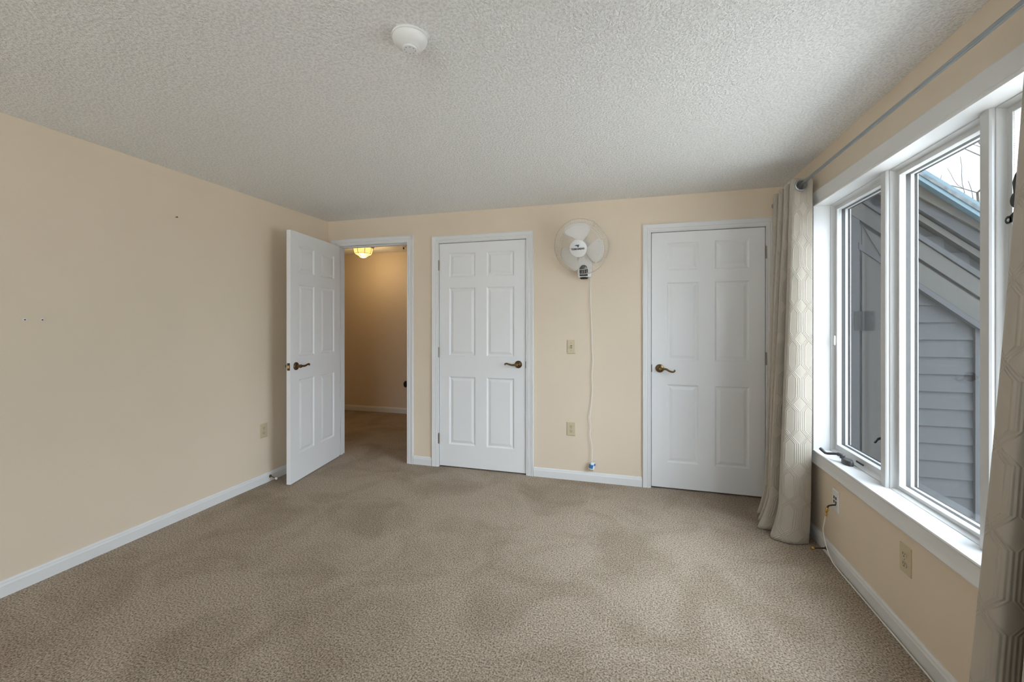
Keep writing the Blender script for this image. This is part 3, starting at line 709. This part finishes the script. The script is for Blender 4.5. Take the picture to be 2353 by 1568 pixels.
outlet((XR, 2.106, 0.346), -PI / 2, 'ivory outlet on the right wall under the window sill')
loc = (-0.486, YB, 1.117); m4 = Matrix.Translation(loc)
t = thing('light_switch', loc, 'ivory toggle light switch on the back wall below the fan', 'light switch'); plate(m4, 0.071, 0.116, M['beige'], 'cover_plate', t)
b = nb(); box(b, -0.0062, 0.0062, -0.0068, -0.005, -0.0125, 0.0125, m4); obj('bezel', b, M['slot'], t)
b = nb(); prism(b, [(-0.0060, -0.010), (-0.0195, -0.007), (-0.0195, 0.000), (-0.0060, 0.008)], 'x', -0.0042, 0.0042, m4); obj('toggle', b, M['beige'], t)
for dz in (0.030, -0.030):
    b = nb(); lathe(b, [(0, 0), (0.003, 0), (0.002, 0.0012), (0, 0.0014)], m4 @ Matrix.Translation((0, -0.006, dz)) @ Matrix.Rotation(PI / 2, 4, 'X'), 10); obj('screw', b, M['hinge'], t)
# white multi-port plate with the coax pigtail
loc = (XR, 2.719, 0.338); m4 = Matrix.Translation(loc) @ Matrix.Rotation(-PI / 2, 4, 'Z')
t = thing('data_plate', loc, 'white multi port data plate low on the right wall near the far curtain', 'wall plate'); plate(m4, 0.072, 0.118, M['wplastic'], 'cover_plate', t)
for x in (-0.013, 0.010):
    for z in (0.017, -0.006):
        b = nb(); box(b, x - 0.006, x + 0.006, -0.0068, -0.0058, z - 0.008, z + 0.008, m4); obj('port', b, M['slot'], t)
b = nb(); tube(b, smooth_path([m4 @ Vector((0.008, -0.004, -0.018)), m4 @ Vector((0.006, -0.022, -0.022)), m4 @ Vector((-0.008, -0.034, -0.034)), m4 @ Vector((-0.014, -0.036, -0.046))], 4), 0.0042, 8); obj('pigtail', b, M['dark'], t, smooth=True)
p0 = m4 @ Vector((-0.014, -0.036, -0.044))
t = thing('coax_cable', (p0.x, p0.y, 0.0), 'white coaxial cable hanging from the data plate and running along the baseboard', 'cable')
b = nb(); q = p0 + Vector((-0.004, 0.012, -0.052)); tube(b, [p0, p0.lerp(q, 0.18), p0.lerp(q, 0.2), p0.lerp(q, 0.45), p0.lerp(q, 0.47), p0.lerp(q, 0.72), p0.lerp(q, 0.75), q], [0.006, 0.006, 0.0078, 0.0078, 0.0055, 0.0055, 0.0075, 0.0065], 12); obj('connector', b, M['gold'], t, smooth=True)
b = nb(); tube(b, smooth_path([q, q + Vector((-0.004, 0.010, -0.05)), (1.040, 2.772, 0.150), (1.045, 2.755, 0.085), (1.050, 2.705, 0.030), (1.056, 2.64, 0.0075), (1.058, 2.40, 0.006), (1.059, 2.0, 0.006), (1.059, 1.4, 0.006), (1.058, 0.4, 0.006)], 6), 0.0034, 8); obj('cable', b, M['cable'], t, smooth=True)

# ------------------------------------------------------------------ doorstops
def doorstop(loc, d, length, m1, m2, label):
    d = Vector(d).normalized(); t = thing('doorstop', loc, label, 'doorstop', 'baseboard doorstops'); L0 = Vector(loc)
    q = d.to_track_quat('Z', 'Y').to_matrix().to_4x4(); m4 = Matrix.Translation(loc) @ q
    b = nb(); lathe(b, [(0, 0), (0.012, 0), (0.012, 0.004), (0.007, 0.008), (0.005, 0.011), (0, 0.011)], m4, 18); obj('flange', b, m1, t, smooth=True)
    b = nb(); lathe(b, [(0.0045, 0.008), (0.0045, length * 0.35), (0.0036, length * 0.4), (0.0036, length - 0.014), (0.006, length - 0.012)], m4, 12); obj('stem', b, m1, t, smooth=True)
    b = nb(); lathe(b, [(0, length - 0.014), (0.0085, length - 0.012), (0.0095, length - 0.004), (0.008, length + 0.002), (0, length + 0.004)], m4, 16); obj('tip', b, m2, t, smooth=True)
doorstop((XL + 0.013, 2.848, 0.042), (1, -0.16, -0.12), 0.080, M['brass'], M['cable'], 'small brass doorstop with white tip on the left baseboard')
doorstop((XR - 0.013, 2.800, 0.036), (-1, -0.15, -0.06), 0.082, M['bronze'], M['gold'], 'dark bronze doorstop with brass tip by the far curtain hem')

# ------------------------------------------------------------------ marks on the left wall
def anchor(loc, label):
    t = thing('wall_anchor', loc, label, 'wall anchor', 'screw anchors in the left wall'); m4 = Matrix.Translation(loc) @ Matrix.Rotation(PI / 2, 4, 'Y')
    b = nb(); lathe(b, [(0, 0), (0.0075, 0), (0.0068, 0.0022), (0.0035, 0.0026), (0.003, 0.0012), (0, 0.0012)], m4, 16); obj('collar', b, M['wplastic'], t, smooth=True)
    b = nb(); lathe(b, [(0, 0.0012), (0.0028, 0.0012), (0.0028, 0.006), (0, 0.0062)], m4 @ Matrix.Translation((0, -0.0005, 0)), 12); obj('screw', b, M['slot'], t)
anchor((XL, 1.371, 1.332), 'wall anchor on the left wall nearest the picture edge')
anchor((XL, 1.436, 1.332), 'wall anchor on the left wall, nearer the open door of the pair')
loc = (XL, 2.096, 2.018)
t = thing('wall_nail', loc, 'small nail high on the left wall', 'nail'); m4 = Matrix.Translation(loc) @ Matrix.Rotation(PI / 2, 4, 'Y')
b = nb(); lathe(b, [(0, 0.0), (0.0016, 0.0), (0.0016, 0.014), (0, 0.014)], m4, 8); obj('shank', b, M['bronze'], t)
b = nb(); lathe(b, [(0, 0.014), (0.0052, 0.014), (0.005, 0.0162), (0.002, 0.017), (0, 0.017)], m4, 12); obj('head', b, M['bronze'], t)

# ------------------------------------------------------------------ smoke detector
loc = (-0.752, 1.340, ZC); m4 = Matrix.Translation(loc) @ Matrix.Rotation(PI, 4, 'X')
t = thing('smoke_detector', loc, 'round white smoke detector on the popcorn ceiling', 'smoke detector')
b = nb(); lathe(b, [(0, 0), (0.062, 0), (0.062, 0.007), (0.058, 0.008)], m4, 48); obj('base', b, M['wplastic'], t, smooth=True)
b = nb(); lathe(b, [(0.060, 0.008), (0.0605, 0.012), (0.058, 0.020), (0.050, 0.030), (0.038, 0.037), (0.030, 0.039), (0.0285, 0.0405)], m4, 48); obj('cover', b, M['wplastic'], t, smooth=True)
b = nb(); lathe(b, [(0.024, 0.0385), (0.0255, 0.043), (0.0265, 0.047), (0.025, 0.049), (0, 0.0492)], m4, 36); cap = obj('sensor_cap', b, M['wplastic'], t, smooth=True)
for k in range(8):
    a = 2 * PI * k / 8 + 0.3; b = nb(); lathe(b, [(0, 0.0488), (0.0016, 0.0488), (0.0016, 0.0496), (0, 0.0496)], m4 @ Matrix.Translation((0.0185 * math.cos(a), 0.0185 * math.sin(a), 0)), 8); obj('vent_hole', b, M['slot'], cap)

# ------------------------------------------------------------------ hall: lamp, ceiling fitting, plug-in
loc = (-3.48, 4.95, HZ); m4 = Matrix.Translation(loc) @ Matrix.Rotation(PI, 4, 'X')
t = thing('ceiling_lamp', loc, 'lit ribbed glass dome lamp on the hall ceiling', 'ceiling lamp')
b = nb(); lathe(b, [(0, 0), (0.135, 0), (0.142, 0.010), (0.138, 0.028), (0.128, 0.032)], m4, 32); obj('base', b, M['hinge'], t, smooth=True)
b = nb(); lathe(b, [(0.127, 0.030), (0.124, 0.060), (0.113, 0.108), (0.098, 0.118), (0.062, 0.136), (0.045, 0.152), (0.022, 0.160), (0, 0.161)], m4, 8, caps=False); shade = obj('lamp_shade', b, M['dome'], t)
b = nb()
for k in range(8):
    a = 2 * PI * k / 8; tube(b, [m4 @ Vector((r * math.cos(a), r * math.sin(a), z)) for r, z in ((0.128, 0.030), (0.125, 0.060), (0.114, 0.109), (0.063, 0.138), (0.045, 0.154))], 0.0028, 5)
tube(b, [m4 @ Vector((0.1135 * math.cos(2 * PI * k / 8), 0.1135 * math.sin(2 * PI * k / 8), 0.109)) for k in range(8)], 0.0028, 5, closed=True); obj('ribs', b, M['brass'], shade)
b = nb(); lathe(b, [(0, 0.035), (0.03, 0.045), (0.045, 0.075), (0.03, 0.105), (0, 0.112)], m4, 16); obj('bulb', b, M['bulb'], t, smooth=True)
ld = bpy.data.lights.new('hall_lamp_light', 'POINT'); ld.energy = 6.5; ld.color = (1.0, 0.72, 0.38); ld.shadow_soft_size = 0.08
lo = bpy.data.objects.new('hall_lamp_light', ld); C.objects.link(lo); lo.location = (loc[0], loc[1], HZ - 0.24)
loc = (-2.985, 5.15, HZ); m4 = Matrix.Translation(loc) @ Matrix.Rotation(PI, 4, 'X')
t = thing('ceiling_fitting', loc, 'tiny pale round fitting on the hall ceiling right of the lamp', 'ceiling fitting')
b = nb(); lathe(b, [(0, 0), (0.030, 0), (0.030, 0.006), (0.012, 0.010), (0.0, 0.010)], m4, 18); obj('plate', b, M['wplastic'], t, smooth=True)
b = nb(); lathe(b, [(0, 0.010), (0.009, 0.010), (0.009, 0.03), (0.014, 0.034), (0.0, 0.036)], m4, 12); obj('stem', b, M['bronze'], t, smooth=True)
loc = (-3.155, HY1, 0.43); m4 = Matrix.Translation(loc)
t = thing('plug_in_device', loc, 'small black oval device low on the hall wall at the doorway edge', 'plug-in device')
b = nb(); lathe(b, [(0, 0), (0.028, 0), (0.032, 0.012), (0.028, 0.034), (0.0, 0.040)], m4 @ Matrix.Rotation(PI / 2, 4, 'X') @ Matrix.Diagonal((1, 1.55, 1, 1)), 20); obj('body', b, M['dark'], t, smooth=True)

# ------------------------------------------------------------------ black suction mount on the near window
t = thing('suction_mount', (XF + 0.0425, 1.645, 1.69), 'black suction cup mount stuck on the near window beside the near curtain', 'suction mount')
mr = Matrix.Translation((XF + 0.0425, 1.645, 1.690)) @ Matrix.Rotation(-PI / 2, 4, 'Y')
b = nb(); lathe(b, [(0, 0), (0.042, 0), (0.040, 0.008), (0.030, 0.018), (0.020, 0.026), (0.018, 0.052), (0.028, 0.056), (0.0285, 0.070), (0.026, 0.078), (0, 0.080)], mr, 28); obj('suction_cup', b, M['dark'], t, smooth=True)
b = nb(); prism(b, [(1.655, 1.705), (1.660, 1.745), (1.648, 1.770), (1.615, 1.785), (1.585, 1.76), (1.60, 1.70)], 'x', 1.118, 1.140); obj('arm', b, M['dark'], t, bevel=0.004)
b = nb(); c = Vector((1.668, 1.632))
ring = [[b.verts.new((x, c.x + r * math.cos(2 * PI * k / 20), c.y + r * math.sin(2 * PI * k / 20))) for k in range(20)] for x in (1.116, 1.120) for r in (0.0052, 0.0125)]
for A_, B_ in ((0, 1), (1, 3), (3, 2), (2, 0)):
    for k in range(20): b.faces.new([ring[A_][k], ring[A_][(k + 1) % 20], ring[B_][(k + 1) % 20], ring[B_][k]])
prism(b, [(c.x - 0.005, c.y + 0.0118), (c.x - 0.040, c.y + 0.034), (c.x - 0.040, c.y + 0.000), (c.x - 0.005, c.y - 0.0118)], 'x', 1.116, 1.120)
box(b, 1.116, 1.135, c.x - 0.042, c.x - 0.030, c.y + 0.004, c.y + 0.050)
obj('pull_tab', b, M['dark'], t)

# ------------------------------------------------------------------ outside: wing of the house, tree, ground
bm = nb(); box(bm, -40, 60, -40, 60, -0.62, -0.50)
tag(obj('ground', bm, M['ground']), 'pale ground outside the windows', 'ground', kind=S)
WYF = 3.30
wing = thing('house_wing', (1.3, WYF, -0.5), 'grey sided house wing with sloping trim boards outside the window', 'house wing')
def lin(p, q, x): return p[1] + (q[1] - p[1]) * (x - p[0]) / (q[0] - p[0])
XW0, XW1 = 1.262, 2.22
def sloped(name, t0, t1, b0, b1, y0, y1, m, x0=XW0, x1=XW1):
    b = nb(); prism(b, [(x0, lin(t0, t1, x0)), (x1, lin(t0, t1, x1)), (x1, lin(b0, b1, x1)), (x0, lin(b0, b1, x0))], 'y', y0, y1)
    return obj(name, b, m, wing)
rt0, rt1 = (1.757, 2.233), (2.065, 1.975)
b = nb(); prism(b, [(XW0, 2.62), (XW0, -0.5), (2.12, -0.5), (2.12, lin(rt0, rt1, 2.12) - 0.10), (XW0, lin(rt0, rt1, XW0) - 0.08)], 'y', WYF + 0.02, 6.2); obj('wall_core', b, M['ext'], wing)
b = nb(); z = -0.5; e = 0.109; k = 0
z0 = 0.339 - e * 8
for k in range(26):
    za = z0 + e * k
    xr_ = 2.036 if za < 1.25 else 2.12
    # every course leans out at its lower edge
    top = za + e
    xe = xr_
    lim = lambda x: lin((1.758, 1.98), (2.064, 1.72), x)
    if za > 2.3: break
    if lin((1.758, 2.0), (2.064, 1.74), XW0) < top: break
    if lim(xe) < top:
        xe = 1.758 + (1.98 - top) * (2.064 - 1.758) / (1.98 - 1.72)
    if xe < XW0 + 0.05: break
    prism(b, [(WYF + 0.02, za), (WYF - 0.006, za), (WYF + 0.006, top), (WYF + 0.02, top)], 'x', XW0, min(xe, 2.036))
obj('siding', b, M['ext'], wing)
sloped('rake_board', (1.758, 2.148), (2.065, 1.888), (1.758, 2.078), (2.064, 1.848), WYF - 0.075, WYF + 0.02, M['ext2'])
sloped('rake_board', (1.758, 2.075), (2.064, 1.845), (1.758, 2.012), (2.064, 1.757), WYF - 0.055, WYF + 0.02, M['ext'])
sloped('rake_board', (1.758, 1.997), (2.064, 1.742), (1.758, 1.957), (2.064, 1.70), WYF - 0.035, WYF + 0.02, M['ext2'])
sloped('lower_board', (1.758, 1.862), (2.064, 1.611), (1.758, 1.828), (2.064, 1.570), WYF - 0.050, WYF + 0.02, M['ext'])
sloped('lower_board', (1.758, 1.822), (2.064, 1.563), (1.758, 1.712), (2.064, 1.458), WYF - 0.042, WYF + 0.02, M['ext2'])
sloped('painted_shadow_strip', (1.758, 1.717), (2.064, 1.460), (1.758, 1.688), (2.064, 1.436), WYF - 0.020, WYF + 0.02, M['extdark'])  # dark strip standing in for the shadow between two boards
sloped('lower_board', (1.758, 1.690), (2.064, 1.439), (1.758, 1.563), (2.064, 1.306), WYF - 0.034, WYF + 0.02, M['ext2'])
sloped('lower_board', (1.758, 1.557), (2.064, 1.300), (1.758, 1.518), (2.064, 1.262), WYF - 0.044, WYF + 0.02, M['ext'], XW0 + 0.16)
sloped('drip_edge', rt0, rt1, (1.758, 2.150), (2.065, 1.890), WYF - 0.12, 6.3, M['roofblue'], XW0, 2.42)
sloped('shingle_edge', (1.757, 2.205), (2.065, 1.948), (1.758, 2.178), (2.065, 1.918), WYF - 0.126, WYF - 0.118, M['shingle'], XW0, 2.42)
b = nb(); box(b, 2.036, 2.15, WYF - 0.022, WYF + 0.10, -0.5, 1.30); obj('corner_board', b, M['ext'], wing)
# slanted hinged door panel seen through the far casement
sd_ = [(1.442, -0.3), (1.442, lin((1.758, 1.690), (2.064, 1.439), 1.442) - 0.005), (1.66, lin((1.758, 1.690), (2.064, 1.439), 1.66) - 0.005), (1.66, -0.3)]
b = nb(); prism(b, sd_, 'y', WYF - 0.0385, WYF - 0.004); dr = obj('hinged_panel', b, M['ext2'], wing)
b = nb(); box(b, 1.428, 1.4415, WYF - 0.020, WYF - 0.004, -0.3, 1.97); obj('painted_shade_bar', b, M['extdark'], dr)  # dark bar painting the shade line beside the hinged panel
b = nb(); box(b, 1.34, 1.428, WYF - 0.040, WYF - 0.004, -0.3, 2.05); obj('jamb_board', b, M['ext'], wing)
b = nb(); box(b, 1.398, 1.436, WYF - 0.043, WYF - 0.0395, 1.268, 1.392); box(b, 1.446, 1.509, WYF - 0.043, WYF - 0.0385, 1.268, 1.392); tube(b, [(1.441, WYF - 0.046, 1.266), (1.441, WYF - 0.046, 1.394)], 0.007, 10)
hg = obj('hinge', b, M['hingegrey'], dr, bevel=0.001)
for x, z in ((1.497, 1.378), (1.497, 1.282), (1.472, 1.33)):
    b = nb(); lathe(b, [(0, 0), (0.0045, 0), (0.003, 0.002), (0, 0.002)], Matrix.Translation((x, WYF - 0.043, z)) @ Matrix.Rotation(PI / 2, 4, 'X'), 10); obj('hinge_screw', b, M['extdark'], dr)
b = nb(); tube(b, smooth_path([(1.443, WYF - 0.042, 1.950), (1.49, WYF - 0.043, 1.850), (1.54, WYF - 0.043, 1.750), (1.562, WYF - 0.043, 1.690), (1.575, WYF - 0.043, 1.60)], 4), 0.0022, 6); obj('wire', b, M['extdark'], wing)

def tree(root, label, spread, seed, height):
    rnd = random.Random(seed); b = nb(); segs = [0]
    def grow(p, d, r, ln, depth):
        if depth == 0 or r < 0.0035: return
        pts = [p]; rr = [r]; n = 4
        for i in range(n):
            d = (d + Vector((rnd.uniform(-1, 1), rnd.uniform(-1, 1), rnd.uniform(-0.5, 0.9))) * 0.20).normalized()
            p = p + d * ln / n; pts.append(p.copy()); rr.append(r * (1 - 0.09 * (i + 1)))
        tube(b, pts, rr, 6 if r > 0.02 else 4, caps=False); segs[0] += 1
        kids = 4 if depth > 1 else 5
        for k in range(kids):
            a = rnd.uniform(0.35, 0.95); ax = Vector((rnd.uniform(-1, 1), rnd.uniform(-1, 1), rnd.uniform(-1, 1))).normalized()
            nd = (Matrix.Rotation(a, 3, ax) @ d); nd.z = nd.z * 0.8 + 0.08
            i0 = rnd.randint(1, n) if k else n
            grow(pts[i0], nd.normalized(), rr[i0] * (0.74 if k == 0 else rnd.uniform(0.38, 0.62)), ln * rnd.uniform(0.60, 0.84), depth - 1)
    root = Vector(root); grow(root, Vector((0, 0, 1)), 0.14 * spread, height, 6)
    t = thing('bare_tree', root, label, 'tree'); obj('trunk_and_branches', b, M['bark'], t, smooth=True); return t
tree((5.75, 8.6, -0.5), 'bare leafless tree behind the blue roof edge outside the middle pane', 0.9, 11, 2.1)
